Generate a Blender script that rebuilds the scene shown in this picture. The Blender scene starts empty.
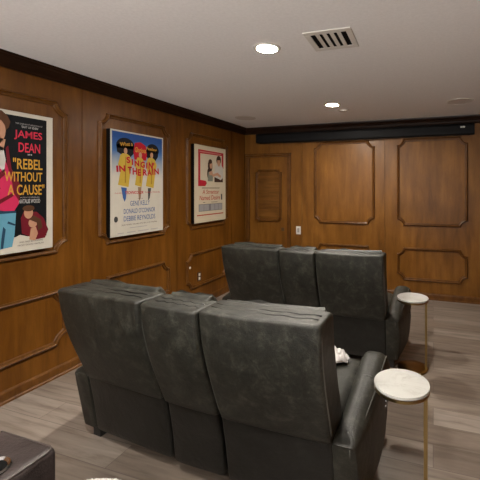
import bpy, bmesh, math, random
from mathutils import Vector, Matrix, noise
random.seed(4)
PI = math.pi
SC = bpy.context.scene
COL = SC.collection

# ------------------------------------------------------------------ materials
def mat(name):
    m = bpy.data.materials.new(name); m.use_nodes = True
    nt = m.node_tree; b = nt.nodes['Principled BSDF']
    return m, nt, b
def nd(nt, t, **kw):
    n = nt.nodes.new(t)
    for k, v in kw.items(): setattr(n, k, v)
    return n
def ramp(nt, stops):
    r = nd(nt, 'ShaderNodeValToRGB'); e = r.color_ramp.elements
    while len(e) < len(stops): e.new(0.5)
    for i, (p, c) in enumerate(stops):
        e[i].position = p; e[i].color = (*c, 1)
    return r
def coords(nt, scale=(1, 1, 1)):
    tc = nd(nt, 'ShaderNodeTexCoord'); mp = nd(nt, 'ShaderNodeMapping')
    mp.inputs['Scale'].default_value = scale
    nt.links.new(tc.outputs['Object'], mp.inputs['Vector'])
    return mp.outputs['Vector']
def noise_tex(nt, vec, scale, detail=4, rough=.55, dist=0):
    n = nd(nt, 'ShaderNodeTexNoise')
    n.inputs['Scale'].default_value = scale; n.inputs['Detail'].default_value = detail
    n.inputs['Roughness'].default_value = rough; n.inputs['Distortion'].default_value = dist
    nt.links.new(vec, n.inputs['Vector']); return n.outputs['Fac']
def mixc(nt, a, b, fac, mode='MIX'):
    m = nd(nt, 'ShaderNodeMix', data_type='RGBA', blend_type=mode)
    for s, v in ((m.inputs[0], fac), (m.inputs[6], a), (m.inputs[7], b)):
        if isinstance(v, (int, float)): s.default_value = v
        elif isinstance(v, tuple): s.default_value = (*v, 1)
        else: nt.links.new(v, s)
    return m.outputs[2]
def bump(nt, b, h, strength, dist):
    n = nd(nt, 'ShaderNodeBump'); n.inputs['Strength'].default_value = strength
    n.inputs['Distance'].default_value = dist
    nt.links.new(h, n.inputs['Height']); nt.links.new(n.outputs['Normal'], b.inputs['Normal'])
def plain(name, col, rough=.5, metal=0, var=.06, vscale=12, spec=.5):
    m, nt, b = mat(name)
    f = noise_tex(nt, coords(nt), vscale, 3)
    d = tuple(c * (1 - var) for c in col); l = tuple(min(1, c * (1 + var)) for c in col)
    nt.links.new(ramp(nt, [(.3, d), (.7, l)]).outputs[0], b.inputs['Base Color'])
    nt.links.new(f, nt.nodes['Color Ramp'].inputs[0])
    b.inputs['Roughness'].default_value = rough; b.inputs['Metallic'].default_value = metal; b.inputs['Specular IOR Level'].default_value = spec
    return m
def wood(name, gscale, c0, c1, c2, rough=.36, spec=.26):
    m, nt, b = mat(name)
    v = coords(nt, gscale)
    g = noise_tex(nt, v, 3.0, 6, .6, .35)
    r = ramp(nt, [(.28, c0), (.5, c1), (.75, c2)]); nt.links.new(g, r.inputs[0])
    big = noise_tex(nt, coords(nt, (1, 1, .55)), 2.1, 3, .5, .6)
    rb = ramp(nt, [(.3, (.60, .56, .52)), (.7, (1.0, 1.0, 1.0))]); nt.links.new(big, rb.inputs[0])
    fine = noise_tex(nt, coords(nt, tuple(s * 14 for s in gscale)), 3, 2)
    rf = ramp(nt, [(.35, (.90, .88, .86)), (.62, (1, 1, 1))]); nt.links.new(fine, rf.inputs[0])
    c = mixc(nt, r.outputs[0], rb.outputs[0], .9, 'MULTIPLY')
    c = mixc(nt, c, rf.outputs[0], .8, 'MULTIPLY')
    nt.links.new(c, b.inputs['Base Color'])
    b.inputs['Roughness'].default_value = rough
    b.inputs['Specular IOR Level'].default_value = spec
    bump(nt, b, fine, .06, .002)
    return m
def leather(name, dark, mid, light, rough=.42):
    m, nt, b = mat(name)
    v = coords(nt)
    a = noise_tex(nt, v, 13, 9, .78, .4)
    r = ramp(nt, [(.34, dark), (.52, mid), (.74, light)]); nt.links.new(a, r.inputs[0])
    s = noise_tex(nt, v, 60, 3, .6)
    rs = ramp(nt, [(.3, (.78, .78, .78)), (.7, (1, 1, 1))]); nt.links.new(s, rs.inputs[0])
    nt.links.new(mixc(nt, r.outputs[0], rs.outputs[0], 1, 'MULTIPLY'), b.inputs['Base Color'])
    rr = nd(nt, 'ShaderNodeMapRange'); rr.inputs['To Min'].default_value = rough - .07; rr.inputs['To Max'].default_value = rough + .1
    nt.links.new(a, rr.inputs['Value']); nt.links.new(rr.outputs[0], b.inputs['Roughness'])
    vo = nd(nt, 'ShaderNodeTexVoronoi'); vo.inputs['Scale'].default_value = 210
    nt.links.new(v, vo.inputs['Vector'])
    w = noise_tex(nt, v, 9, 4, .6, .8)
    mx = nd(nt, 'ShaderNodeMath', operation='MULTIPLY_ADD'); mx.inputs[1].default_value = 9.0
    nt.links.new(w, mx.inputs[0]); nt.links.new(vo.outputs['Distance'], mx.inputs[2])
    bump(nt, b, mx.outputs[0], .35, .0016)
    return m
def emit(name, col, s):
    m, nt, b = mat(name)
    b.inputs['Base Color'].default_value = (.8, .8, .8, 1)
    b.inputs['Emission Color'].default_value = (*col, 1); b.inputs['Emission Strength'].default_value = s
    return m

LIGHT_STRENGTH = 620
W0, W1, W2 = (.112, .039, .0042), (.168, .064, .0075), (.225, .092, .0135)
M_wood = wood('panelling_wood_vertical_grain', (5, 5, .5), W0, W1, W2)
M_wood_lit = wood('back_wall_wood_lit', (4, 4, .6), (.155, .060, .008), (.228, .096, .0145), (.305, .138, .025), .34, .3)  # panelling wood made lighter and yellower; lamp light on back wall put into colour
M_wood_h = wood('panelling_wood_horizontal_figure', (.9, .9, 7), (.13, .052, .009), (.19, .082, .015), (.265, .122, .025))
M_mold = wood('moulding_wood', (6, 6, 3), (.09, .034, .006), (.14, .056, .010), (.19, .080, .016), .33, .3)
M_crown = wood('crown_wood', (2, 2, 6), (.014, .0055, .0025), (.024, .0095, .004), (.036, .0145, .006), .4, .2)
M_leather = leather('charcoal_leather', (.0095, .0098, .0078), (.026, .027, .0212), (.088, .090, .071), .5)
M_leather_d = leather('charcoal_leather_shaded', (.005, .0053, .0047), (.0105, .011, .0098), (.026, .027, .024))  # darker copy of the charcoal leather; shade on lower back panels put into colour
M_leather_b = leather('dark_brown_leather', (.022, .017, .0165), (.044, .035, .034), (.085, .07, .068))
M_seam = plain('seam_leather', (.085, .087, .078), .42)
M_dark = plain('black_fabric', (.005, .005, .005), .9, 0, .06, 12, .08)
M_black = plain('black_metal', (.0025, .0025, .003), .6, 0, .06, 12, .2)
M_foot = plain('grey_plastic', (.022, .022, .022), .5)
M_chrome = plain('chrome', (.6, .6, .6), .2, 1, .03)
M_brass = plain('polished_brass', (.36, .26, .115), .28, 1, .05)
M_white = plain('white_plastic', (.72, .70, .66), .4, 0, .02)
M_trim = plain('white_painted_metal', (.6, .57, .52), .5, 0, .02)
M_grille = plain('speaker_grille_paint', (.56, .51, .47), .6, 0, .05, 200)
M_brown = plain('brown_plastic', (.08, .036, .014), .4)
M_fluff = plain('white_fleece', (.52, .51, .50), .95, 0, .06, 40)
M_lens = emit('lamp_lens', (1, .915, .81), LIGHT_STRENGTH)
M_groove = plain('dark_groove_wood', (.05, .02, .007), .6)

def ceiling_mat():
    m, nt, b = mat('ceiling_paint')
    f = noise_tex(nt, coords(nt), 55, 5, .6)
    r = ramp(nt, [(.3, (.74, .72, .70)), (.7, (.80, .78, .76))]); nt.links.new(f, r.inputs[0])
    nt.links.new(r.outputs[0], b.inputs['Base Color']); b.inputs['Roughness'].default_value = .85
    bump(nt, b, f, .25, .004); return m
M_ceil = ceiling_mat()
def floor_mat():
    m, nt, b = mat('grey_brown_plank_floor')
    v = coords(nt)
    br = nd(nt, 'ShaderNodeTexBrick'); br.offset = .37; br.offset_frequency = 2
    for k, x in (('Scale', 1), ('Mortar Size', .0018), ('Mortar Smooth', .1), ('Bias', 0), ('Brick Width', 1.22), ('Row Height', .182)):
        br.inputs[k].default_value = x
    br.inputs['Color1'].default_value = (0, 0, 0, 1); br.inputs['Color2'].default_value = (1, 1, 1, 1)
    br.inputs['Mortar'].default_value = (.3, .3, .3, 1)
    nt.links.new(v, br.inputs['Vector'])
    tone = ramp(nt, [(0, (.19, .155, .127)), (.35, (.228, .190, .158)), (.7, (.262, .224, .191)), (1, (.31, .27, .236))])
    nt.links.new(br.outputs['Color'], tone.inputs[0])
    # grain streaks along X, shifted per plank
    sx = nd(nt, 'ShaderNodeVectorMath', operation='MULTIPLY_ADD')
    nt.links.new(br.outputs['Color'], sx.inputs[0]); sx.inputs[1].default_value = (7, 3, 0)
    mp = nd(nt, 'ShaderNodeMapping'); mp.inputs['Scale'].default_value = (1.2, 13, 1)
    nt.links.new(v, mp.inputs['Vector']); nt.links.new(mp.outputs[0], sx.inputs[2])
    g = noise_tex(nt, sx.outputs[0], 1.6, 7, .62, .5)
    rg = ramp(nt, [(.27, (.46, .42, .385)), (.47, (.93, .92, .91)), (.72, (1.22, 1.22, 1.22))]); nt.links.new(g, rg.inputs[0])
    c = mixc(nt, tone.outputs[0], rg.outputs[0], 1, 'MULTIPLY')
    c = mixc(nt, c, (.13, .105, .088), br.outputs['Fac'])
    nt.links.new(c, b.inputs['Base Color']); b.inputs['Roughness'].default_value = .42
    bump(nt, b, g, .12, .002); return m
M_floor = floor_mat()
def marble_mat():
    m, nt, b = mat('white_marble')
    v = coords(nt)
    n = noise_tex(nt, v, 9, 6, .62, 1.4)
    r = ramp(nt, [(.0, (.52, .53, .505)), (.46, (.55, .56, .535)), (.5, (.42, .41, .39)), (.54, (.52, .53, .505)), (1, (.47, .47, .45))])
    nt.links.new(n, r.inputs[0])
    k = noise_tex(nt, v, 5, 2); rk = ramp(nt, [(.42, (0, 0, 0)), (.62, (1, 1, 1))]); nt.links.new(k, rk.inputs[0])
    c = mixc(nt, (.55, .56, .535), r.outputs[0], rk.outputs[0])
    nt.links.new(c, b.inputs['Base Color']); b.inputs['Roughness'].default_value = .25; return m
M_marble = marble_mat()

# ------------------------------------------------------------------ helpers
def obj(name, bm, m, parent=None, smooth=False, angle=None):
    me = bpy.data.meshes.new(name)
    bmesh.ops.recalc_face_normals(bm, faces=bm.faces)
    bm.to_mesh(me); bm.free()
    if m: me.materials.append(m)
    if smooth:
        for p in me.polygons: p.use_smooth = True
        if angle is not None:
            me.set_sharp_from_angle(angle=math.radians(angle))
    o = bpy.data.objects.new(name, me); COL.objects.link(o)
    if parent:
        o.parent = parent; 
    return o
def struct(name, bm, m, parent=None, **k):
    o = obj(name, bm, m, parent, **k)
    o['kind'] = 'structure'
    return o
def thing(name, label, cat, loc=(0, 0, 0), rotz=0, group=None):
    o = bpy.data.objects.new(name, None); COL.objects.link(o)
    o.empty_display_size = .1
    o.location = loc; o.rotation_euler = (0, 0, rotz)
    o['label'] = label; o['category'] = cat
    if group: o['group'] = group
    return o
def tag(o, label, cat, group=None):
    o['label'] = label; o['category'] = cat
    if group: o['group'] = group
    return o
def box(bm, x0, x1, y0, y1, z0, z1, bev=0, seg=2):
    vs = bmesh.ops.create_cube(bm, size=1)['verts']
    for v in vs:
        v.co = Vector((x0 + (v.co.x + .5) * (x1 - x0), y0 + (v.co.y + .5) * (y1 - y0), z0 + (v.co.z + .5) * (z1 - z0)))
    if bev:
        es = list({e for v in vs for e in v.link_edges})
        bmesh.ops.bevel(bm, geom=es, offset=bev, segments=seg, affect='EDGES', profile=.6)
    return bm
def nbox(*a, **k):
    return box(bmesh.new(), *a, **k)
def loft(bm, rings, cap=True, closed=True):
    vr = [[bm.verts.new(p) for p in r] for r in rings]
    n = len(vr[0])
    for a, b in zip(vr, vr[1:]):
        for i in range(n if closed else n - 1):
            j = (i + 1) % n
            bm.faces.new((a[i], a[j], b[j], b[i]))
    if cap:
        bm.faces.new(list(reversed(vr[0]))); bm.faces.new(vr[-1])
    return bm
def rrect(hw, hd, r, nc=4, ne=5):
    """rounded rectangle outline in 2D, with points along the straight edges"""
    r = min(r, hw * .99, hd * .99)
    out = []
    cs = [(hw - r, hd - r, 0), (-hw + r, hd - r, PI / 2), (-hw + r, -hd + r, PI), (hw - r, -hd + r, 1.5 * PI)]
    for k, (cx, cy, a0) in enumerate(cs):
        for i in range(nc + 1):
            a = a0 + PI / 2 * i / nc
            out.append((cx + r * math.cos(a), cy + r * math.sin(a)))
        nx, ny, na = cs[(k + 1) % 4]
        p = out[-1]; q = (nx + r * math.cos(na), ny + r * math.sin(na))
        for i in range(1, ne):
            t = i / ne; out.append((p[0] + (q[0] - p[0]) * t, p[1] + (q[1] - p[1]) * t))
    return out
def tube(bm, pts, r, n=6, closed=False):
    pts = [Vector(p) for p in pts]; rings = []
    N = len(pts)
    for i, p in enumerate(pts):
        if closed: d = pts[(i + 1) % N] - pts[i - 1]
        else: d = pts[min(i + 1, N - 1)] - pts[max(i - 1, 0)]
        d.normalize()
        up = Vector((0, 0, 1)) if abs(d.z) < .9 else Vector((1, 0, 0))
        a = d.cross(up).normalized(); b = d.cross(a).normalized()
        rings.append([p + a * r * math.cos(2 * PI * k / n) + b * r * math.sin(2 * PI * k / n) for k in range(n)])
    if closed: rings.append(rings[0]); return loft(bm, rings, cap=False)
    return loft(bm, rings)
def lathe(bm, prof, n=48, c=(0, 0, 0)):
    rings = [[Vector((c[0] + r * math.cos(2 * PI * k / n), c[1] + r * math.sin(2 * PI * k / n), c[2] + z)) for k in range(n)] for r, z in prof]
    return loft(bm, rings)
def interp(tab, x):
    if x <= tab[0][0]: return tab[0][1]
    for (a, va), (b, vb) in zip(tab, tab[1:]):
        if x <= b:
            t = (x - a) / (b - a); return va + (vb - va) * t
    return tab[-1][1]
def sm(tab, x):
    """smooth (Catmull-Rom-ish) interpolation"""
    e = .03
    return (interp(tab, x - e) + 2 * interp(tab, x) + interp(tab, x + e)) / 4

# ------------------------------------------------------------------ room shell
XL, XR, YB, YF, H = -2.85, .73, 5.017, -2.2, 2.44
T = .1
struct('floor', nbox(XL - T, XR + T, YF - T, YB + T, -.1, 0), M_floor)
struct('ceiling', nbox(XL - T, XR + T, YF - T, YB + T, H, H + .1), M_ceil)
G = .003
def slab_wall(name, cuts, fn, backing):
    bm = bmesh.new()
    for a, b in zip(cuts, cuts[1:]): fn(bm, a + G, b - G)
    backing(bm)
    return struct(name, bm, M_wood_lit if name == 'wall_back' else M_wood)
wl = slab_wall('wall_left', [YF, -1.29, -.11, 1.075, 2.261, 3.442, 4.62, YB],
    lambda bm, a, b: box(bm, XL - .012, XL, a, b, 0, H), lambda bm: box(bm, XL - T, XL - .012, YF, YB + T, 0, H))
wb = slab_wall('wall_back', [XL, -1.881, -.642, XR],
    lambda bm, a, b: box(bm, a, b, YB, YB + .012, 0, H), lambda bm: box(bm, XL - .012, XR + T, YB + .012, YB + T, 0, H))
struct('wall_right', nbox(XR, XR + T, YF, YB, 0, H), M_wood)

PROF = [(0, 0), (0, .007), (.004, .012), (.010, .024), (.016, .027), (.021, .024), (.024, .015), (.028, .013), (.036, .012), (.041, .007), (.043, 0)]
def panel_loop(u0, u1, v0, v1, c=.082):
    """panel outline with notched, scooped corners"""
    s = .02
    def corner(cx, cy, sx, sy):
        # from vertical edge to horizontal edge
        p = [(cx, cy + sy * c), (cx + sx * s, cy + sy * c)]
        R = c - s
        for i in range(1, 6):
            a = PI / 2 * i / 6
            # concave scoop centred on the outer corner
            p.append((cx + sx * (s + R * (.55 * math.sin(a) + .45 * i / 6)) , cy + sy * (c - R * (.55 * (1 - math.cos(a)) + .45 * i / 6))))
        p += [(cx + sx * c, cy + sy * s), (cx + sx * c, cy)]
        return p
    L = []
    L += corner(u0, v0, 1, 1)                       # lower-left: up side -> bottom
    L += list(reversed(corner(u1, v0, -1, 1)))
    L += corner(u1, v1, -1, -1)
    L += list(reversed(corner(u0, v1, 1, -1)))
    return L
def sweep_loop(bm, loop, prof, place):
    n = len(loop); P = [Vector(p) for p in loop]
    rings = []
    for i in range(n):
        d0 = (P[i] - P[i - 1]).normalized(); d1 = (P[(i + 1) % n] - P[i]).normalized()
        n0 = Vector((-d0.y, d0.x)); n1 = Vector((-d1.y, d1.x))
        m = (n0 + n1)
        m = m / max(.5, m.dot(n0)) if m.length > 1e-4 else n0
        rings.append([place(*(P[i] + m * w), h) for w, h in prof])
    rings.append(rings[0])
    loft(bm, rings, cap=False, closed=False)
def left_place(u, v, h): return Vector((XL + h, u, v))
def back_place(u, v, h): return Vector((u, YB - h, v))
TN = 4
PROF2 = [(w * .95, h) for w, h in PROF]
for i in range(-3, 2):
    y0 = 2.413 + 1.182 * i
    y1 = y0 + .9
    for v0, v1 in ((.982, 2.186), (.246, .69)):
        bm = bmesh.new(); sweep_loop(bm, panel_loop(y0, y1, v0, v1), PROF2, left_place)
        TN += 1; struct('trim_%d' % TN, bm, M_mold)
for x0, x1 in ((-1.69, -.785), (-.477, .432)):
    for v0, v1 in ((.982, 2.177), (.236, .688)):
        bm = bmesh.new(); sweep_loop(bm, panel_loop(x0, x1, v0, v1), PROF2, back_place)
        TN += 1; struct('trim_%d' % TN, bm, M_mold)

# crown and baseboards
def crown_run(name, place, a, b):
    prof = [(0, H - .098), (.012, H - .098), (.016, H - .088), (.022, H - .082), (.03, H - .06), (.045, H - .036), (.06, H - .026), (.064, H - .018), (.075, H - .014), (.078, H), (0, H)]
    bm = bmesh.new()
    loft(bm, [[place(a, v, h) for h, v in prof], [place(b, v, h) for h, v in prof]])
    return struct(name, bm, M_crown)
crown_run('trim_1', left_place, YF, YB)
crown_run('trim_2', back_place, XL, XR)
def base_run(name, place, a, b):
    prof = [(0, 0), (.026, 0), (.024, .012), (.016, .02), (.014, .066), (.011, .074), (.006, .082), (0, .086)]
    bm = bmesh.new()
    loft(bm, [[place(a, v, h) for h, v in prof], [place(b, v, h) for h, v in prof]])
    return struct(name, bm, M_mold)
base_run('baseboard_left', left_place, YF, YB)
base_run('baseboard_back', back_place, -2.06, XR)

# door in the back wall
bm = nbox(-2.757, -2.120, YB - .012, YB - .001, .008, 1.978, bev=.002)
door = struct('door_1', bm, M_wood_lit)
bm = bmesh.new(); sweep_loop(bm, panel_loop(-2.648, -2.205, .98, 1.788, .04), PROF2, lambda u, v, h: Vector((u, YB - .012 - h, v))); struct('door_moulding', bm, M_mold, door)
bm = bmesh.new(); sweep_loop(bm, panel_loop(-2.648, -2.205, .24, .645, .04), PROF2, lambda u, v, h: Vector((u, YB - .012 - h, v))); struct('door_moulding', bm, M_mold, door)
struct('figured_panel', nbox(-2.607, -2.246, YB - .0145, YB - .012, 1.02, 1.748), M_wood_h, door)
fp = struct('flush_pull', nbox(-2.215, -2.165, YB - .016, YB - .012, .845, .895, bev=.002), M_brown, door)
bm = bmesh.new()
box(bm, -2.815, -2.765, YB - .034, YB, 0, 1.985, bev=.005); box(bm, -2.112, -2.062, YB - .034, YB, 0, 1.985, bev=.004)
struct('trim_3', bm, M_mold)
bm = nbox(-2.815, -2.062, YB - .036, YB, 1.985, 2.015, bev=.004); box(bm, -2.822, -2.05, YB - .058, YB, 2.015, 2.036, bev=.006)
struct('trim_4', bm, M_mold)

# ------------------------------------------------------------------ ceiling fittings
def rlight(x, y, label):
    t = thing('recessed_light', label, 'ceiling light', (x, y, H), 0, 'recessed ceiling lights down the middle of the room')
    bm = bmesh.new(); lathe(bm, [(.066, 0), (.066, -.006), (.070, -.009), (.088, -.007), (.093, 0)], 40)
    obj('trim_ring', bm, M_trim, t, True, 40)
    bm = bmesh.new(); lathe(bm, [(.0655, -.0005), (.0655, -.004), (.055, -.0065), (.02, -.0075)], 40)
    obj('lens', bm, M_lens, t, True, 40)
    return t
rlight(-1.061, 2.162, 'glowing round recessed ceiling light beside the air vent')
rlight(-1.08, 3.85, 'glowing round recessed ceiling light nearer the back wall, beside a small round cover')
rlight(-1.061, .475, 'round recessed ceiling light above the rear-row loveseat')
rlight(-1.061, -1.2, 'round recessed ceiling light behind the rear-row loveseat')
def cspeaker(x, y, label):
    t = thing('ceiling_speaker', label, 'ceiling speaker', (x, y, H), 0, 'round ceiling speakers near the back wall')
    bm = bmesh.new(); lathe(bm, [(.122, 0), (.122, -.005), (.126, -.007), (.133, -.006), (.137, 0)], 48); obj('rim', bm, M_trim, t, True, 40)
    bm = bmesh.new(); lathe(bm, [(.1215, -.0005), (.1215, -.004), (.08, -.005), (.03, -.0055)], 48); obj('grille', bm, M_grille, t, True, 40)
cspeaker(.275, 4.12, 'round flush ceiling speaker on the right, near the end of the screen casing')
cspeaker(-2.395, 4.228, 'round flush ceiling speaker above the left corner by the poster wall')
t = thing('ceiling_cover', 'small round cover on the ceiling just beside the farther recessed light', 'ceiling cover', (-1.03, 4.16, H))
bm = bmesh.new(); lathe(bm, [(.055, 0), (.055, -.012), (.05, -.018), (.02, -.021)], 36); obj('cap', bm, M_grille, t, True, 40)
bm = bmesh.new(); lathe(bm, [(.054, 0), (.054, -.004), (.068, -.005), (.072, 0)], 36); obj('rim', bm, M_trim, t, True, 40)
# vent
vt = thing('air_vent', 'off-white square air vent with five dark slots in the ceiling', 'air vent', (-.61, 2.165, H), math.radians(1.5))
ox, oy = .149, .147; ix, iy = .112, .105
bm = bmesh.new()
z0, z1 = -.007, -.001
box(bm, -ox, ox, iy, oy, z0, z1, bev=.003); box(bm, -ox, ox, -oy, -iy, z0, z1, bev=.003)
box(bm, -ox, -ix, -iy, iy, z0, z1, bev=.003); box(bm, ix, ox, -iy, iy, z0, z1, bev=.003)
obj('frame', bm, M_trim, vt)
obj('duct_shade_sheet', nbox(-ix, ix, -iy, iy, -.003, -.001), M_dark, vt)  # flat black sheet paints the shade of the duct behind the bars
pitch = 2 * ix / 5
for k in range(4):
    xc = -ix + pitch * (k + 1)
    obj('bar', nbox(xc - .0125, xc + .0125, -iy, iy, -.0068, -.003, bev=.001), M_trim, vt)
# ------------------------------------------------------------------ projector screen casing
sx0, sx1 = -2.60, .50
st = thing('projector_screen_casing', 'long black projector screen casing mounted across the top of the back wall', 'projector screen', (-1.05, YB, 2.19))
def lp(p): return Vector(p) - Vector((-1.05, YB, 2.19))
prof = [(YB - .001, 2.195), (YB - .085, 2.192), (YB - .1, 2.2), (YB - .106, 2.235), (YB - .106, 2.30), (YB - .095, 2.328), (YB - .07, 2.336), (YB - .001, 2.336)]
bm = bmesh.new(); loft(bm, [[lp((x, y, z)) for y, z in prof] for x in (sx0 + .03, sx1 - .03)]); obj('casing', bm, M_black, st)
for xa, xb in ((sx0, sx0 + .03), (sx1 - .03, sx1)):
    p2 = [(y - (.006 if y < YB - .05 else 0), z) for y, z in prof]
    bm = bmesh.new(); loft(bm, [[lp((x, y, z)) for y, z in p2] for x in (xa, xb)]); obj('end_cap', bm, M_black, st)
bm = bmesh.new(); a = lp((sx0 + .05, YB - .07, 2.184)); b = lp((sx1 - .05, YB - .055, 2.192)); box(bm, a.x, b.x, a.y, b.y, a.z, b.z); obj('screen_bottom_bar', bm, M_black, st)
bm = bmesh.new()
a = lp((.335, YB - .108, 2.275))
xx = a.x
for w in (.011, .005, .005, .011, .008):
    box(bm, xx, xx + w, a.y, a.y + .003, a.z, a.z + .02); xx += w + .003
o = obj('maker_badge', bm, M_white, st); o['label'] = 'tiny white badge lettering'

# ------------------------------------------------------------------ wall plates
t = thing('light_switch', 'white light switch plate on the back wall beside the door', 'light switch', (-1.937, YB, .863))
obj('plate', nbox(-.037, .037, -.007, -.0005, -.06, .06, bev=.003), M_white, t)
o = obj('rocker', nbox(-.017, .017, -.011, -.006, -.033, .033, bev=.002), plain('grey_rocker', (.33, .32, .3), .4), t); o['label'] = 'greyer rocker'
t = thing('wall_outlet', 'brown wall outlet with two white sockets low on the left wall', 'outlet', (XL, 3.852, .37))
obj('plate', nbox(.0005, .006, -.035, .035, -.058, .058, bev=.002), M_brown, t)
for dz in (.024, -.024):
    obj('socket', nbox(.005, .010, -.016, .016, dz - .017, dz + .017, bev=.004), M_white, t)
t = thing('cable_jack', 'small round white cable jack low on the left wall, left of the outlet', 'cable jack', (XL, 3.675, .516))
bm = bmesh.new()
R = Matrix.Rotation(PI / 2, 4, 'Y')
lathe(bm, [(.015, .0005), (.015, .004), (.012, .006), (.005, .006)], 24); bmesh.ops.transform(bm, matrix=R, verts=bm.verts); obj('plate', bm, M_white, t, True, 40)
bm = bmesh.new(); lathe(bm, [(.004, .006), (.004, .011), (.002, .011)], 16); bmesh.ops.transform(bm, matrix=R, verts=bm.verts); obj('plug', bm, M_chrome, t, True, 40)

# ------------------------------------------------------------------ posters
INK = {}
def ink(name, c):
    if name not in INK: INK[name] = plain('print_' + name, tuple(x * .8 for x in c), .55, 0, .04, 12, .12)
    return INK[name]
def flat(bm, pts, h, th=.0005):
    """flat printed shape: pts are (u,v) on the poster; local x is out from the wall"""
    a = [Vector((h, u, v)) for u, v in pts]; b = [Vector((h + th, u, v)) for u, v in pts]
    if len(pts) > 2: loft(bm, [a, b])
def rect(u0, u1, v0, v1): return [(u0, v0), (u1, v0), (u1, v1), (u0, v1)]
def ell(cu, cv, ru, rv, n=20, a0=0, a1=2 * PI): return [(cu + ru * math.cos(a0 + (a1 - a0) * i / (n if a1 - a0 > 6.2 else n - 1)), cv + rv * math.sin(a0 + (a1 - a0) * i / (n if a1 - a0 > 6.2 else n - 1))) for i in range(n)]
def shape(parent, m, polys, h, name='printed_shape'):
    for p in polys:
        bm = bmesh.new(); flat(bm, p, h); obj(name, bm, m, parent)
def text(parent, s, u0, u1, v0, v1, m, h, bold=0.0, shear=0.0, rot=0.0):
    cu = bpy.data.curves.new('lettering', 'FONT'); cu.body = s; cu.align_x = 'CENTER'; cu.offset = bold
    cu.resolution_u = 3; cu.shear = shear
    tmp = bpy.data.objects.new('lettering', cu); COL.objects.link(tmp)
    dg = bpy.context.evaluated_depsgraph_get()
    me = bpy.data.meshes.new_from_object(tmp.evaluated_get(dg))
    bpy.data.objects.remove(tmp); bpy.data.curves.remove(cu)
    xs = [v.co.x for v in me.vertices]; ys = [v.co.y for v in me.vertices]
    ax, bx, ay, by = min(xs), max(xs), min(ys), max(ys)
    cu_, cv_ = (u0 + u1) / 2, (v0 + v1) / 2
    for v in me.vertices:
        u = (v.co.x - ax) / (bx - ax) - .5; w = (v.co.y - ay) / (by - ay) - .5
        du, dv = u * (u1 - u0), w * (v1 - v0)
        v.co = Vector((h, cu_ + du * math.cos(rot) - dv * math.sin(rot), cv_ + du * math.sin(rot) + dv * math.cos(rot)))
    me.materials.clear(); me.materials.append(m)
    o = bpy.data.objects.new('lettering', me); COL.objects.link(o); o.parent = parent
    return o
PAPER = plain('poster_paper', (.54, .515, .445), .55, 0, .03, 12, .12)
CREAM = plain('poster_cream_paper', (.54, .475, .35), .55, 0, .03, 12, .12)
D = .05
def poster(label, y0, z0, w, h, paper):
    t = thing('framed_poster', label, 'poster', (XL + .002, y0, z0), 0, 'film posters along the left wall')
    obj('backing_box', nbox(.0005, D - .003, 0, w, 0, h, bev=.002), M_black, t)
    obj('print', nbox(D - .003, D, .001, w - .001, .001, h - .001), paper, t)
    return t
h1, h2, h3, h4 = D + .0004, D + .0012, D + .002, D + .0028
# --- poster 1
YEL = ink('golden_yellow', (.62, .34, .045)); PINK = ink('pink_red', (.66, .04, .085)); NIGHT = ink('black', (.006, .007, .009))
JRED = ink('jacket_red', (.62, .03, .11)); JDK = ink('dark_red', (.16, .012, .022)); SKIN = ink('skin', (.55, .30, .19)); HAIR = ink('hair_brown', (.10, .045, .022))
JEAN = ink('light_blue', (.13, .36, .50)); JEAND = ink('dark_blue', (.02, .06, .11)); GREY = ink('grey', (.42, .42, .42)); TIE = ink('white', (.62, .60, .57))
p = poster('black film poster with pink and yellow lettering beside a red jacket, leftmost poster', 1.289, 1.043, .69, .998, PAPER)
# (u, v) as measured, minus the offset of the measured origin
def q(u, v): return (u + .011, v - .008)
def qs(l): return [q(*a) for a in l]
shape(p, NIGHT, [qs([(.03, .13), (.42, .118), (.45, .132), (.5, .115), (.632, .105), (.632, .976), (.03, .976)])], h1, 'print_ground')
shape(p, JDK, [qs([(.15, .32), (.17, .32), (.24, .60), (.22, .66)]), qs([(.30, .50), (.36, .56), (.355, .60), (.28, .53)]), qs([(.20, .42), (.33, .46), (.32, .48), (.20, .445)])], h3, 'printed_figure')
shape(p, JEAND, [qs([(.26, .07), (.275, .07), (.285, .27), (.27, .27)]), qs([(.37, .22), (.415, .20), (.42, .21), (.375, .235)])], h3, 'printed_figure')
# generic standing figure in a red jacket and blue trousers
shape(p, JEAN, [qs([(.10, .02), (.40, .055), (.415, .14), (.425, .30), (.12, .30), (.07, .1)])], h2, 'printed_figure')
shape(p, JEAND, [qs([(.33, .05), (.345, .05), (.36, .18), (.345, .2), (.335, .12)]), qs([(.12, .285), (.425, .29), (.425, .306), (.12, .31)])], h3, 'printed_figure')
shape(p, JRED, [qs([(.05, .33), (.12, .30), (.30, .315), (.41, .30), (.445, .36), (.43, .47), (.40, .50), (.37, .62), (.33, .74), (.25, .80), (.12, .76), (.04, .6)])], h2, 'printed_figure')
shape(p, JDK, [qs([(.37, .62), (.36, .74), (.375, .76), (.395, .60), (.45, .49), (.445, .37), (.41, .43), (.40, .5)]), qs([(.28, .36), (.40, .43), (.41, .41), (.30, .34)])], h3, 'printed_figure')
shape(p, TIE, [qs([(.26, .79), (.345, .74), (.36, .66), (.35, .57), (.28, .66)])], h3, 'printed_figure')
shape(p, SKIN, [qs(ell(.275, .86, .085, .115)), qs([(.25, .74), (.345, .72), (.36, .80), (.25, .82)])], h3, 'printed_figure')
shape(p, HAIR, [qs([(.20, .90), (.22, .985), (.28, .998), (.335, .995), (.37, .965), (.388, .925), (.378, .885), (.362, .865), (.352, .90), (.335, .925), (.29, .945), (.25, .935)])], h4, 'printed_figure')
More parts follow.
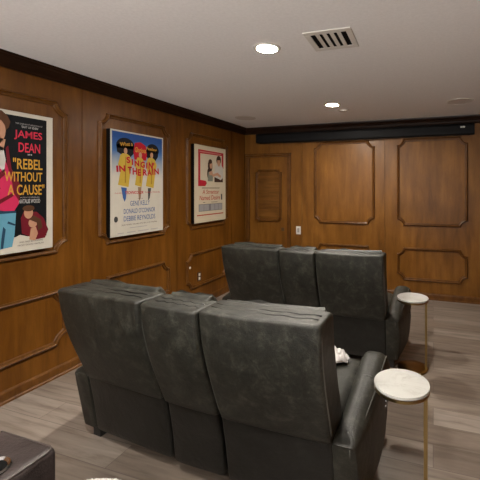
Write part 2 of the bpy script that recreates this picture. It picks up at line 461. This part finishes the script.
text(p, 'THE OVERNIGHT SENSATION OF', *q(.42, .9)[:1], q(.601, 0)[0], q(0, .918)[1], q(0, .929)[1], GREY, h3)
text(p, "'EAST OF EDEN'", q(.458, 0)[0], q(.572, 0)[0], q(0, .896)[1], q(0, .912)[1], GREY, h3, .02)
def tx(par, s, u0, u1, v0, v1, m, h=None, **k):
    a, b = q(u0, v0), q(u1, v1); return text(par, s, a[0], b[0], a[1], b[1], m, h or h3, **k)
tx(p, 'JAMES', .412, .60, .808, .877, PINK, bold=.014)
tx(p, 'DEAN', .440, .585, .722, .79, PINK, bold=.014)
tx(p, 'IN', .50, .528, .702, .713, GREY, bold=.03)
tx(p, '"REBEL', .405, .602, .60, .678, YEL, bold=.014)
tx(p, 'WITHOUT', .352, .60, .511, .58, YEL, h4, bold=.014)
tx(p, 'A CAUSE"', .372, .615, .415, .492, YEL, h4, bold=.014)
tx(p, 'ALSO STARRING', .45, .58, .393, .402, GREY)
tx(p, 'NATALIE WOOD', .442, .585, .355, .386, GREY, bold=.03)
shape(p, JDK, [qs([(.462, .14), (.455, .25), (.475, .30), (.50, .29), (.56, .29), (.61, .24), (.645, .15), (.62, .09), (.55, .085), (.50, .12)])], h2, 'printed_couple')
shape(p, SKIN, [qs(ell(.505, .285, .03, .042)), qs(ell(.535, .21, .03, .035)), qs([(.51, .09), (.55, .08), (.57, .13), (.555, .18), (.52, .17)])], h3, 'printed_couple')
shape(p, HAIR, [qs(ell(.505, .318, .04, .022)), qs([(.51, .235), (.54, .265), (.59, .23), (.60, .17), (.57, .15), (.56, .21)])], h4, 'printed_couple')
DKG = ink('dark_grey', (.08, .08, .08))
tx(p, 'AND THEY BOTH COME', .445, .605, .072, .084, DKG)
tx(p, "FROM 'GOOD' FAMILIES", .435, .61, .05, .062, DKG)
# --- poster 2
def sky_print():
    m, nt, b = mat('print_blue_to_cream')
    tc = nd(nt, 'ShaderNodeTexCoord'); sp = nd(nt, 'ShaderNodeSeparateXYZ'); nt.links.new(tc.outputs['Object'], sp.inputs[0])
    n = noise_tex(nt, tc.outputs['Object'], 7, 4)
    ad = nd(nt, 'ShaderNodeMath', operation='MULTIPLY_ADD'); ad.inputs[1].default_value = .14
    nt.links.new(n, ad.inputs[0]); nt.links.new(sp.outputs['Z'], ad.inputs[2])
    r = ramp(nt, [(.62, (.54, .515, .445)), (.76, (.30, .35, .39)), (.88, (.06, .15, .36)), (1.0, (.022, .075, .26))])
    nt.links.new(ad.outputs[0], r.inputs[0]); nt.links.new(r.outputs[0], b.inputs['Base Color']); b.inputs['Roughness'].default_value = .55; b.inputs['Specular IOR Level'].default_value = .12
    return m
p = poster('cream and blue film poster of three yellow raincoats, middle one of the left wall', 2.494, 1.045, .663, 1.0, PAPER)
def q(u, v): return (u + .016, v - .005)
shape(p, sky_print(), [rect(.016, .647, .42, .985)], h1, 'print_ground')
COAT = ink('raincoat_yellow', (.60, .42, .06)); BLK = ink('umbrella_black', (.012, .012, .016)); RED = ink('title_red', (.50, .012, .03)); BLU = ink('name_blue', (.055, .13, .36)); COATD = ink('ochre', (.36, .22, .03))
def dome(cu, cv, ru, rv):
    return [(cu + ru * math.cos(a), cv + rv * math.sin(a)) for a in [PI * (-.12 + 1.24 * i / 12) for i in range(13)]]
shape(p, BLK, [qs(dome(.15, .865, .105, .075)), qs([(.045, .875), (.255, .875), (.25, .80), (.21, .76), (.10, .78), (.055, .80)])], h2, 'printed_umbrella')
shape(p, RED, [qs([(.255, .74), (.405, .74), (.415, .80), (.40, .89), (.33, .92), (.26, .905), (.245, .82)])], h2 + .0004, 'printed_umbrella')
shape(p, BLK, [qs(dome(.495, .85, .088, .07)), qs([(.39, .85), (.575, .85), (.57, .79), (.53, .74), (.44, .76), (.40, .79)])], h2, 'printed_umbrella')
for cu_, vt_, vb_, w in ((.145, .79, .47, .07), (.325, .765, .47, .052), (.475, .775, .46, .062)):
    shape(p, COAT, [qs([(cu_ - w - .01, vb_ + .02), (cu_ + w - .03, vb_), (cu_ + w * .9, .62), (cu_ + w + .015, .70), (cu_ + w * .8, vt_ - .02), (cu_ + .02, vt_), (cu_ - .03, vt_), (cu_ - w * .8, vt_ - .02), (cu_ - w - .01, .68), (cu_ - w * .75, .62)])], h3, 'printed_figure')
    shape(p, SKIN, [qs(ell(cu_ + .005, vt_ + .025, .02, .03))], h4, 'printed_figure')
    shape(p, COATD, [qs([(cu_ - .004, vb_ + .04), (cu_ + .008, vb_ + .04), (cu_ + .012, vt_ - .03), (cu_ + .004, vt_ - .03)])], h4, 'printed_figure')
shape(p, BLU, [qs([(.10, .47), (.165, .46), (.155, .36), (.14, .33), (.12, .37)])], h2, 'printed_figure')
shape(p, ink('tan', (.33, .22, .14)), [qs([(.30, .47), (.345, .47), (.335, .36), (.315, .33)])], h2, 'printed_figure')
shape(p, DKG, [qs([(.43, .46), (.475, .46), (.455, .36), (.435, .33)])], h2, 'printed_figure')
H5 = D + .0036
tx(p, 'What a', .085, .235, .862, .90, YEL, h4, bold=.02, rot=.12)
tx(p, 'Glorious', .262, .405, .815, .865, YEL, h4, bold=.02, rot=.0)
tx(p, 'Feeling', .41, .55, .84, .88, YEL, h4, bold=.02, rot=-.05)
for s, u0, u1, v0, v1, r in (('S', .160, .205, .70, .762, .1), ('I', .222, .238, .685, .745, .08), ('N', .255, .315, .675, .735, .05), ('G', .33, .388, .665, .728, 0), ('I', .405, .422, .66, .722, -.03), ("N'", .437, .515, .655, .73, -.06),
                              ('I', .045, .066, .61, .67, .1), ('N', .075, .145, .615, .675, .08), ('T', .175, .225, .60, .668, .05), ('H', .232, .287, .592, .66, .03), ('E', .295, .338, .582, .65, .02),
                              ('R', .36, .418, .587, .652, .04), ('A', .42, .478, .59, .655, .06), ('I', .488, .503, .597, .66, .08), ('N', .515, .58, .603, .668, .1)):
    tx(p, s, u0, u1, v0, v1, RED, H5, bold=.04, rot=r)
tx(p, "M-G-M's", .03, .11, .405, .418, RED); tx(p, 'TECHNICOLOR', .145, .37, .402, .432, RED, bold=.02, shear=.2)
tx(p, 'MUSICAL TREASURE', .39, .60, .412, .425, RED)
tx(p, 'starring', .30, .36, .352, .362, DKG)
tx(p, 'GENE KELLY', .205, .455, .288, .335, BLU)
tx(p, "DONALD O'CONNOR", .13, .53, .214, .262, BLU)
tx(p, 'DEBBIE REYNOLDS', .13, .53, .142, .19, BLU)
tx(p, 'JEAN HAGEN  MILLARD MITCHELL  CYD CHARISSE', .105, .555, .098, .114, DKG)
shape(p, DKG, [qs(ell(.043, .168, .022, .028))], h2, 'printed_seal')
shape(p, GREY, [qs(rect(.2, .42, .072, .078)), qs(rect(.06, .13, .03, .037)), qs(rect(.17, .27, .03, .037)), qs(rect(.30, .44, .03, .037)), qs(rect(.47, .57, .03, .037))], h2, 'printed_small_lines')
# --- poster 3
p = poster('cream film poster with red border and title, farthest along the left wall', 3.69, 1.06, .692, .988, CREAM)
def q(u, v): return (u + .02, v - .01)
FR = ink('frame_red', (.46, .02, .035)); ROSE = ink('rose', (.60, .20, .18)); INNER = ink('pale_cream', (.62, .55, .42)); SHIRT = ink('shirt_white', (.56, .54, .50)); DRESS = ink('grey_green', (.24, .25, .20)); BRN = ink('dark_brown', (.055, .028, .018))
shape(p, FR, [qs([(.055, .475), (.20, .475), (.235, .515), (.21, .545), (.095, .555), (.095, .89), (.575, .895), (.575, .72), (.615, .72), (.615, .935), (.055, .94)])], h1, 'printed_border')
shape(p, INNER, [qs([(.097, .557), (.573, .557), (.573, .885), (.097, .885)])], h1 - .0002, 'print_ground')
shape(p, ROSE, [qs(rect(.08, .56, .905, .922))], h2, 'printed_small_lines')
shape(p, BRN, [qs(ell(.305, .745, .05, .085)), qs(ell(.50, .83, .055, .06)), qs(rect(.40, .60, .53, .60)), qs(ell(.27, .64, .03, .07))], h2, 'printed_figure')
shape(p, SHIRT, [qs([(.40, .60), (.41, .74), (.46, .775), (.56, .775), (.60, .73), (.61, .60), (.55, .56)])], h3, 'printed_figure')
shape(p, DRESS, [qs([(.25, .54), (.265, .66), (.345, .68), (.37, .63), (.36, .54)])], h3, 'printed_figure')
shape(p, SKIN, [qs(ell(.32, .755, .028, .05)), qs(ell(.50, .80, .036, .055)), qs([(.28, .66), (.35, .68), (.36, .62), (.29, .62)]), qs([(.35, .63), (.47, .66), (.55, .62), (.54, .59), (.46, .62), (.36, .60)])], h4, 'printed_figure')
shape(p, BRN, [qs(ell(.305, .80, .04, .03)), qs(ell(.50, .86, .045, .03))], h4 + .0004, 'printed_figure')
shape(p, DKG, [qs(rect(.13, .52, .447, .456))], h2, 'printed_small_lines')
RD2 = ink('title_brick_red', (.45, .07, .05))
tx(p, 'A Streetcar', .14, .51, .375, .43, RD2, bold=.01, shear=.1)
tx(p, 'Named Desire', .08, .53, .295, .355, RD2, bold=.01, shear=.1)
GB = ink('grey_boxes', (.22, .21, .22)); GBL = ink('pale_grey_boxes', (.36, .35, .36))
shape(p, GB, [qs(rect(.065, .585, .152, .245))], h2, 'printed_box')
shape(p, GBL, [qs(rect(.075, .165, .16, .237)), qs(rect(.175, .275, .16, .237)), qs(rect(.32, .40, .16, .237)), qs(rect(.41, .485, .16, .237)), qs(rect(.495, .575, .16, .237))], h3, 'printed_box')
shape(p, DKG, [qs(rect(.555, .585, .29, .37)), qs(rect(.15, .2, .262, .268)), qs(rect(.33, .47, .262, .268))], h2, 'printed_small_lines')
shape(p, RD2, [qs(rect(.03, .61, .098, .112))], h2, 'printed_small_lines')

# ------------------------------------------------------------------ theatre sofas
REAR = [(.05, -.03), (.25, -.055), (.43, -.09), (.53, -.128), (.64, -.169), (.74, -.203), (.85, -.230), (1.0, -.247), (1.05, -.25)]
def place(mesh_rings, M):
    return [[M @ Vector(p) for p in r] for r in mesh_rings]
def back_rings(hw, zb, zt, depth, rbulge, off=0, top_round=.014, taper=0.0):
    zs = [zb, zb + .006, zb + .02, zb + .05]
    n = 12
    for i in range(1, n): zs.append(zb + .05 + (zt - .07 - zb - .05) * i / n)
    zs += [zt - .07, zt - .045, zt - .02, zt - .012, zt - .007, zt - .003, zt - .001, zt]
    rings = []
    for z in zs:
        s = 0
        if z < zb + .03: s = .018 * (1 - (z - zb) / .03) ** 2
        if z > zt - top_round:
            k = (z - (zt - top_round)) / top_round; s = top_round * (1 - math.sqrt(max(0, 1 - k * k)))
        y0 = sm(REAR, z) + off
        d = depth * (1.18 - .18 * (z - zb) / max(.01, zt - zb))
        t = (z - zb) / (zt - zb)
        h = hw - taper * (1 - t)
        ring = []
        for x, y in rrect(h - s, d / 2 - s, .02, 4, 6):
            yy = y0 + d / 2 + y
            bul = rbulge * max(0, 1 - (x / h) ** 2) * math.sin(PI * min(1, max(0, t))) ** .6
            if y < 0: yy -= bul * min(1, -y / (d / 2 - s + 1e-6))
            ww = noise.noise(Vector((x * 5 + hw * 30, z * 4, off * 9))) * .005
            ring.append((x, yy + ww, z + .003 * math.sin(x * 9 + hw * 20) * (1 if z > zt - .08 else 0)))
        rings.append(ring)
    return rings
def rear_edge_pts(hw, zb, zt, off=0, inset=.022):
    pts = []
    zz = [zb + (zt - .03 - zb) * i / 14 for i in range(15)]
    for z in zz: pts.append((-hw + inset * .25, sm(REAR, z) + off + .016, z))
    for i in range(0, 9): 
        x = -hw + inset + (2 * hw - 2 * inset) * i / 8
        b = .010 * max(0, 1 - (x / hw) ** 2) * 0
        pts.append((x, sm(REAR, zt - .012) + off + .008 - b, zt - .010 + .003 * math.sin(x * 9 + hw * 20)))
    for z in reversed(zz): pts.append((hw - inset * .25, sm(REAR, z) + off + .016, z))
    return pts
def sofa(label, base, sx=1.0, left_rot=-5.0):
    root = thing('theatre_loveseat', label, 'sofa', base, 0, 'charcoal leather theatre loveseats')
    B = Vector(base)
    def unit(wx, wy, deg):
        return Matrix.Translation(Vector((wx, wy, 0)) - Vector((-1.13, 1.9, 0))) @ Matrix.Rotation(math.radians(deg), 4, 'Z')
    def add(name, rings, M, m=M_leather, par=root, ang=55):
        bm = bmesh.new(); loft(bm, place(rings, M)); return obj(name, bm, m, par, True, ang)
    units = [(unit(-.680, 1.527, -1.2), .282, 'seat'), (unit(-1.6, 1.59, left_rot), .3, 'seat')]
    wedge = unit(-1.133, 1.549, -2.6)
    for M, hw, kind in units + [(wedge, .16, 'wedge')]:
        tp = .008 if kind == 'seat' else -.006
        zt = {.282: .974, .3: .962}.get(hw, .962)
        b = add('backrest' if kind == 'seat' else 'console_backrest', back_rings(hw, .405, zt, .175, .014, taper=tp), M)
        bm = bmesh.new(); tube(bm, [M @ Vector(p_) for p_ in rear_edge_pts(hw, .46, zt - .002)], .0042, 6)
        obj('seam_piping', bm, M_seam, b, True)
        for oy_ in (.062, .105):
            bm = bmesh.new(); tube(bm, [M @ Vector((-hw + .03 + (2 * hw - .06) * i / 16, sm(REAR, zt) + oy_ + .006 * math.sin(i * 1.7 + hw * 50), zt - .0005 + .003 * math.sin((-hw + .03 + (2 * hw - .06) * i / 16) * 9 + hw * 20))) for i in range(17)], .0045, 6)
            obj('pleat_seam', bm, M_leather_d, b, True)
        # padded headrest roll on the front side of the backrest
        rings = []
        for i in range(9):
            a = PI * i / 8; r_ = .052 * math.sin(a) + .004; z = .885 - .09 * math.cos(a)
            y0 = sm(REAR, z) + .175
            rings.append([(x, y0 + y, z + .012 * math.sin(x * 60) * (1 if y > 0 else 0)) for x, y in rrect(hw - .02 - .02 * abs(math.cos(a)), max(.01, r_), .03, 4, 6)])
        h_ = add('headrest_cushion', rings, M, par=b)
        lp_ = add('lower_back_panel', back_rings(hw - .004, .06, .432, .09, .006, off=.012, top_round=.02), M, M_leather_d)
        # stitched hem along the top of the lower panel
        bm = bmesh.new(); tube(bm, [M @ Vector((-hw + .02 + (2 * hw - .04) * i / 8, sm(REAR, .424) + .012, .424)) for i in range(9)], .0035, 6); obj('seam_piping', bm, M_seam, lp_, True)
        # seat body
        if kind == 'seat':
            add('seat_base', [[(x, .30 + y, z) for x, y in rrect(hw - .01 - s, .29 - s, .03)] for z, s in ((.085, .01), (.09, 0), (.28, 0), (.285, .01))], M, M_dark)
            c = [[(x, .34 + y, z + .022 * (1 - (x / hw) ** 2) * k - .03 * max(0, (y - .12)) * k) for x, y in rrect(hw - s, .33 - s, .06, 5, 6)] for z, s, k in ((.27, .02, 0), (.29, .004, 0), (.34, 0, .2), (.405, .002, .8), (.428, .014, 1), (.438, .035, 1), (.441, .07, 1))]
            cu_ = add('seat_cushion', c, M)
            bm = bmesh.new(); tube(bm, [M @ Vector((-hw + .03 + (2 * hw - .06) * i / 10, .47, .444 + .022 * (1 - ((-hw + .03 + (2 * hw - .06) * i / 10) / hw) ** 2) - .01)) for i in range(11)], .004, 6); obj('cushion_seam', bm, M_dark, cu_, True)
            add('footrest_panel', [[(x, .655 + y, z) for x, y in rrect(hw - .012 - s, .028 - s * .5, .02)] for z, s in ((.10, .02), (.12, 0), (.36, 0), (.385, .02))], M)
        else:
            add('console_box', [[(x * (1 + .12 * (y + .3)), .36 + y, z) for x, y in rrect(hw - s, .30 - s, .03)] for z, s in ((.085, .01), (.1, 0), (.47, 0), (.5, .015))], M)
            l_ = add('console_lid', [[(x * (1 + .12 * (y + .3)), .34 + y * .8, z) for x, y in rrect(hw - .012 - s, .22 - s, .04)] for z, s in ((.5, .005), (.51, 0), (.53, 0), (.54, .012))], M)
            for dx in (-.06, .06):
                bm = bmesh.new(); lathe(bm, [(.044, 0), (.044, .006), (.036, .006), (.034, -.03)], 24, (dx, .58, .502)); bmesh.ops.transform(bm, matrix=M, verts=bm.verts)
                obj('cup_holder', bm, M_chrome, root, True, 40)
    # arms
    def arm(M, hw, side, extra=0):
        ztop = [(-.075, .425), (.05, .452), (.2, .485), (.4, .525), (.52, .545), (.57, .54), (.6, .515), (.615, .48)]
        zbot = [(-.075, .072), (.30, .072), (.37, .15), (.41, .25), (.46, .35), (.56, .41), (.615, .45)]
        xo = [(-.075, .355 + extra), (.1, .385 + extra * .7), (.3, .405 + extra * .3), (.6, .415)]
        rr_ = [(-.075, .014), (.1, .058)]
        ys = [-.075, -.07, -.055, -.03, .02, .08, .15, .22, .28, .33, .37, .41, .45, .5, .54, .57, .59, .603, .61]
        rings = []
        for y in ys:
            s = 0
            if y < -.05: s = .007 * ((-.05 - y) / .025) ** 2
            if y > .57: s = .03 * ((y - .57) / .04) ** 2
            zt, zb = interp(ztop, y) - s, interp(zbot, y) + s
            xi, xo_ = hw - .005 + s, hw + interp(xo, y) - .266 - s
            ring = []
            hwid, hh = (xo_ - xi) / 2, (zt - zb) / 2
            for x, z in rrect(hwid, hh, min(interp(rr_, y), hwid * .95, hh * .95), 6, 5):
                zz = zb + hh + z
                bulge = .022 * math.sin(PI * min(1, max(0, (zz - .07) / (.46)))) if x > 0 else 0
                yy = y + (sm(REAR, zz) + .088) * max(0, min(1, (.1 - y) / .175))
                ring.append((side * (xi + hwid + x + bulge * min(1, x / hwid)), yy, zz))
            rings.append(ring)
        a = add('armrest', rings, M)
        # welt along outer top edge and across the pad
        bm = bmesh.new(); pts = []
        for y in [-.072 + .64 * i / 16 for i in range(17)]:
            zt = interp(ztop, y); x_ = hw + interp(xo, y) - .266
            pts.append(M @ Vector((side * (x_ - .010), y, zt - .018)))
        tube(bm, pts, .0035, 6)
        pts = [M @ Vector((side * (hw + interp(xo, -.07) - .266 - .012), -.074 + sm(REAR, .41 - .33 * i / 6) + .088, .41 - .33 * i / 6)) for i in range(7)]
        tube(bm, pts, .003, 6)
        y = .34; zt = interp(ztop, y); x_ = hw + interp(xo, y) - .266; w_ = (x_ - hw) / 2
        tube(bm, [M @ Vector((side * (hw + w_ + (w_ - .002) * math.cos(k)), y, zt - .055 + .056 * math.sin(k))) for k in [PI * (.08 + .84 * i / 10) for i in range(11)]], .0022, 6)
        obj('seam_piping', bm, M_seam, a, True)
        # recline buttons on the outer face
        for zz in (.385, .36):
            bm = bmesh.new(); lathe(bm, [(.008, 0), (.008, .004), (.004, .006)], 14)
            bmesh.ops.transform(bm, matrix=M @ Matrix.Translation((side * (hw + interp(xo, .36) - .266 + .0205), .36, zz)) @ Matrix.Rotation(side * PI / 2, 4, 'Y'), verts=bm.verts)
            obj('recline_button', bm, M_chrome, a, True, 40)
    arm(units[0][0], .273, 1)
    arm(units[1][0], .30, -1, .012)
    # feet
    for M, dx, dy in ((units[0][0], .30, .04), (units[0][0], .2, .5), (units[0][0], -.2, .09), (units[1][0], -.34, .045), (units[1][0], -.2, .5), (units[1][0], .2, .12)):
        bm = nbox(-.032, .032, -.032, .032, 0, .09, bev=.004); bmesh.ops.transform(bm, matrix=M @ Matrix.Translation((dx, dy, 0)), verts=bm.verts)
        obj('foot', bm, M_foot, root)
    bm = bmesh.new(); box(bm, -.76, .70, -.26, .2, .045, .10); obj('recline_mechanism', bm, M_dark, root)
    return root
def copy_tree(o, parent=None):
    c = o.copy(); COL.objects.link(c); c.parent = parent
    for ch in list(o.children): copy_tree(ch, c)
    return c
s1 = sofa('charcoal leather theatre loveseat in the middle row, seen large from behind', (-1.13, 1.9, 0))
s2 = copy_tree(s1)
s2.location = (-1.093, 3.385, 0)
s2['label'] = 'charcoal leather theatre loveseat in the front row, nearer the back wall and screen'

# ------------------------------------------------------------------ side tables
def table(label, x, y):
    t = thing('side_table', label, 'side table', (x, y, 0), 0, 'round marble and brass side tables')
    bm = bmesh.new(); lathe(bm, [(.05, .5785), (.126, .5785), (.1285, .581), (.1285, .589), (.126, .592), (.06, .592)], 64); obj('marble_top', bm, M_marble, t, True, 40)
    bm = bmesh.new(); lathe(bm, [(.06, .563), (.126, .563), (.128, .565), (.128, .577), (.06, .5783)], 64); obj('brass_rim', bm, M_brass, t, True, 40)
    bm = bmesh.new(); lathe(bm, [(.06, 0), (.122, 0), (.124, .003), (.124, .008), (.121, .010), (.05, .010)], 64); obj('base_plate', bm, M_brass, t, True, 40)
    obj('post', nbox(.098, .116, -.011, .011, .009, .566, bev=.002), M_brass, t)
table('round marble-topped brass side table beside the middle-row loveseat, nearer to the camera', -.14, 1.70)
table('round marble-topped brass side table beside the front-row loveseat, nearer to the back wall', -.163, 3.06)

# ------------------------------------------------------------------ white throw lying on the seat
bm = bmesh.new()
R_ = []
for i in range(29):
    a = i / 28
    cx = -.70 + .21 * a
    w_ = .09 * math.sin(PI * (.12 + .8 * a)); hh = .04 * math.sin(PI * (.2 + .72 * a))
    R_.append([(cx + .012 * math.sin(k * 3 + 8 * a), 2.07 + w_ * math.cos(k) + .01 * math.sin(5 * k + 8 * a), .468 + hh * (1 + math.sin(k)) * .5 + (.012 * math.sin(4 * k + 9 * a) + .009 * math.sin(26 * a + 2 * k) + .006 * math.sin(45 * a - 5 * k)) * max(0, math.sin(k)) ** .5) for k in [2 * PI * j / 48 for j in range(48)]])
loft(bm, R_)
o = obj('hand_towel', bm, M_fluff, None, True, 80)
tag(o, 'crumpled white cloth lying on the seat of the middle-row loveseat', 'cloth')

# ------------------------------------------------------------------ rear-row loveseat whose console reaches in at the lower left
ax = -1.248
t = thing('theatre_loveseat', 'dark brown leather rear-row loveseat, only its console corner showing at lower left', 'sofa', (ax - .2, .45, 0))
L0 = Vector((ax - .2, .45, 0))
def add2(name, rings, m=M_leather_b, par=t, ang=50):
    bm = bmesh.new(); loft(bm, [[Vector(p_) - L0 for p_ in r] for r in rings]); return obj(name, bm, m, par, True, ang)
def blk(x0, x1, y0, y1, levels, r):
    return [[((x0 + x1) / 2 + x, (y0 + y1) / 2 + y, z) for x, y in rrect((x1 - x0) / 2 - s, (y1 - y0) / 2 - s, r, 4, 5)] for z, s in levels]
ARML = ((.05, .01), (.06, 0), (.575, 0), (.588, .003), (.596, .010), (.6, .022))
con = add2('console', blk(ax - .29, ax, -.02, .902, ARML, .022))
bm = bmesh.new(); z_ = .5935
tube(bm, [Vector((x - L0.x, y - L0.y, z_)) for x, y in [(ax - .008, .0), (ax - .008, .3), (ax - .008, .6), (ax - .008, .87), (ax - .014, .888), (ax - .03, .894), (ax - .15, .894), (ax - .28, .894)]], .004, 6)
obj('seam_piping', bm, plain('brown_seam', (.07, .058, .055), .4), con, True)
for cy in (.757, .52):
    bm = bmesh.new(); lathe(bm, [(.046, .0), (.050, .004), (.046, .009), (.040, .006), (.037, .002), (.02, .002)], 36, (ax - .092 - L0.x, cy - L0.y, .6)); ch = obj('cup_holder', bm, M_chrome, t, True, 60)
    bm = bmesh.new(); lathe(bm, [(.0365, .0021), (.0365, .0035), (.01, .0035)], 30, (ax - .092 - L0.x, cy - L0.y, .6)); obj('cup_well_shade', bm, M_dark, ch)  # flat black disc paints the shade inside the cup holder
for xa, xb in ((ax - .86, ax - .29), (ax, ax + .57)):
    add2('seat_cushion', blk(xa, xb, .08, .93, ((.1, .02), (.12, 0), (.40, 0), (.43, .02), (.44, .06)), .05))
    add2('backrest', [[((xa + xb) / 2 + x, .10 - .25 * (z - .4) + y, z) for x, y in rrect(.283 - s, .1 - s, .04)] for z, s in ((.1, .02), (.15, 0), (.5, 0), (.95, 0), (1.0, .02), (1.02, .05))])
    add2('seat_base', blk(xa + .03, xb - .03, .12, .8, ((0, 0), (.11, 0)), .02), M_dark)
for xa, xb in ((ax - 1.03, ax - .86), (ax + .57, ax + .74)):
    add2('armrest', blk(xa, xb, -.02, .89, ARML, .022))
for xx_, yy_ in ((ax - .96, .03), (ax - .96, .8), (ax + .66, .03), (ax + .66, .8)):
    obj('foot', nbox(xx_ - .03 - L0.x, xx_ + .03 - L0.x, yy_ - .03 - L0.y, yy_ + .03 - L0.y, 0, .06), M_foot, t)

# ------------------------------------------------------------------ white fluffy cushion at the bottom edge
bm = bmesh.new()
bmesh.ops.create_icosphere(bm, subdivisions=6, radius=1)
for v in bm.verts:
    n = v.co.normalized()
    s = (abs(n.z) ** 2.4 + (abs(n.x) ** 4 + abs(n.y) ** 4) ** .6) ** (-1 / 2.4)
    c1 = noise.noise(n * 6); c2 = noise.noise(n * 15 + Vector((3, 1, 2))); c3 = noise.noise(n * 38)
    k = s * (1 + .03 * c1 + .07 * abs(c2) + .035 * c3)
    v.co = Vector((n.x * k * .095, n.y * k * .095, n.z * k * .062))
zmin = min(v.co.z for v in bm.verts)
for v in bm.verts: v.co.z -= zmin
o = obj('fluffy_cushion', bm, M_fluff, None, True)
o.location = (-.995, .81, .445); o.rotation_euler = (0, 0, .3)
tag(o, 'white fluffy cushion peeking up at the bottom edge beside the brown console', 'cushion')

# ------------------------------------------------------------------ camera
f, cx, hy, yaw, cz = 355.18, 318.0, 188.15, .3137173, 1.49937
cd = bpy.data.cameras.new('camera'); cam = bpy.data.objects.new('camera', cd); COL.objects.link(cam)
cd.sensor_width = 36; cd.sensor_fit = 'HORIZONTAL'; cd.lens = f / 480 * 36
cd.shift_x = (240 - cx) / 480; cd.shift_y = (hy - 240) / 480
cd.clip_start = .02
cam.location = (0, 0, cz); cam.rotation_euler = (PI / 2, 0, yaw)
SC.camera = cam

# added fill through the rear end left open, bright below to light the ceiling
w = bpy.data.worlds.new('world'); SC.world = w; w.use_nodes = True
nt = w.node_tree; bg = nt.nodes['Background']
tc = nd(nt, 'ShaderNodeTexCoord'); sp = nd(nt, 'ShaderNodeSeparateXYZ'); nt.links.new(tc.outputs['Generated'], sp.inputs[0])
mr = nd(nt, 'ShaderNodeMapRange'); mr.inputs['From Min'].default_value = -.45; mr.inputs['From Max'].default_value = .05
nt.links.new(sp.outputs['Z'], mr.inputs['Value'])
rp = ramp(nt, [(0, (1, .97, .93)), (1, (.035, .034, .033))]); nt.links.new(mr.outputs[0], rp.inputs[0])
nt.links.new(rp.outputs[0], bg.inputs[0]); bg.inputs[1].default_value = 9.0
vs = SC.view_settings
vs.view_transform = 'Standard'; vs.look = 'None'; vs.gamma = 1; vs.use_curve_mapping = False
vs.exposure = 0.55
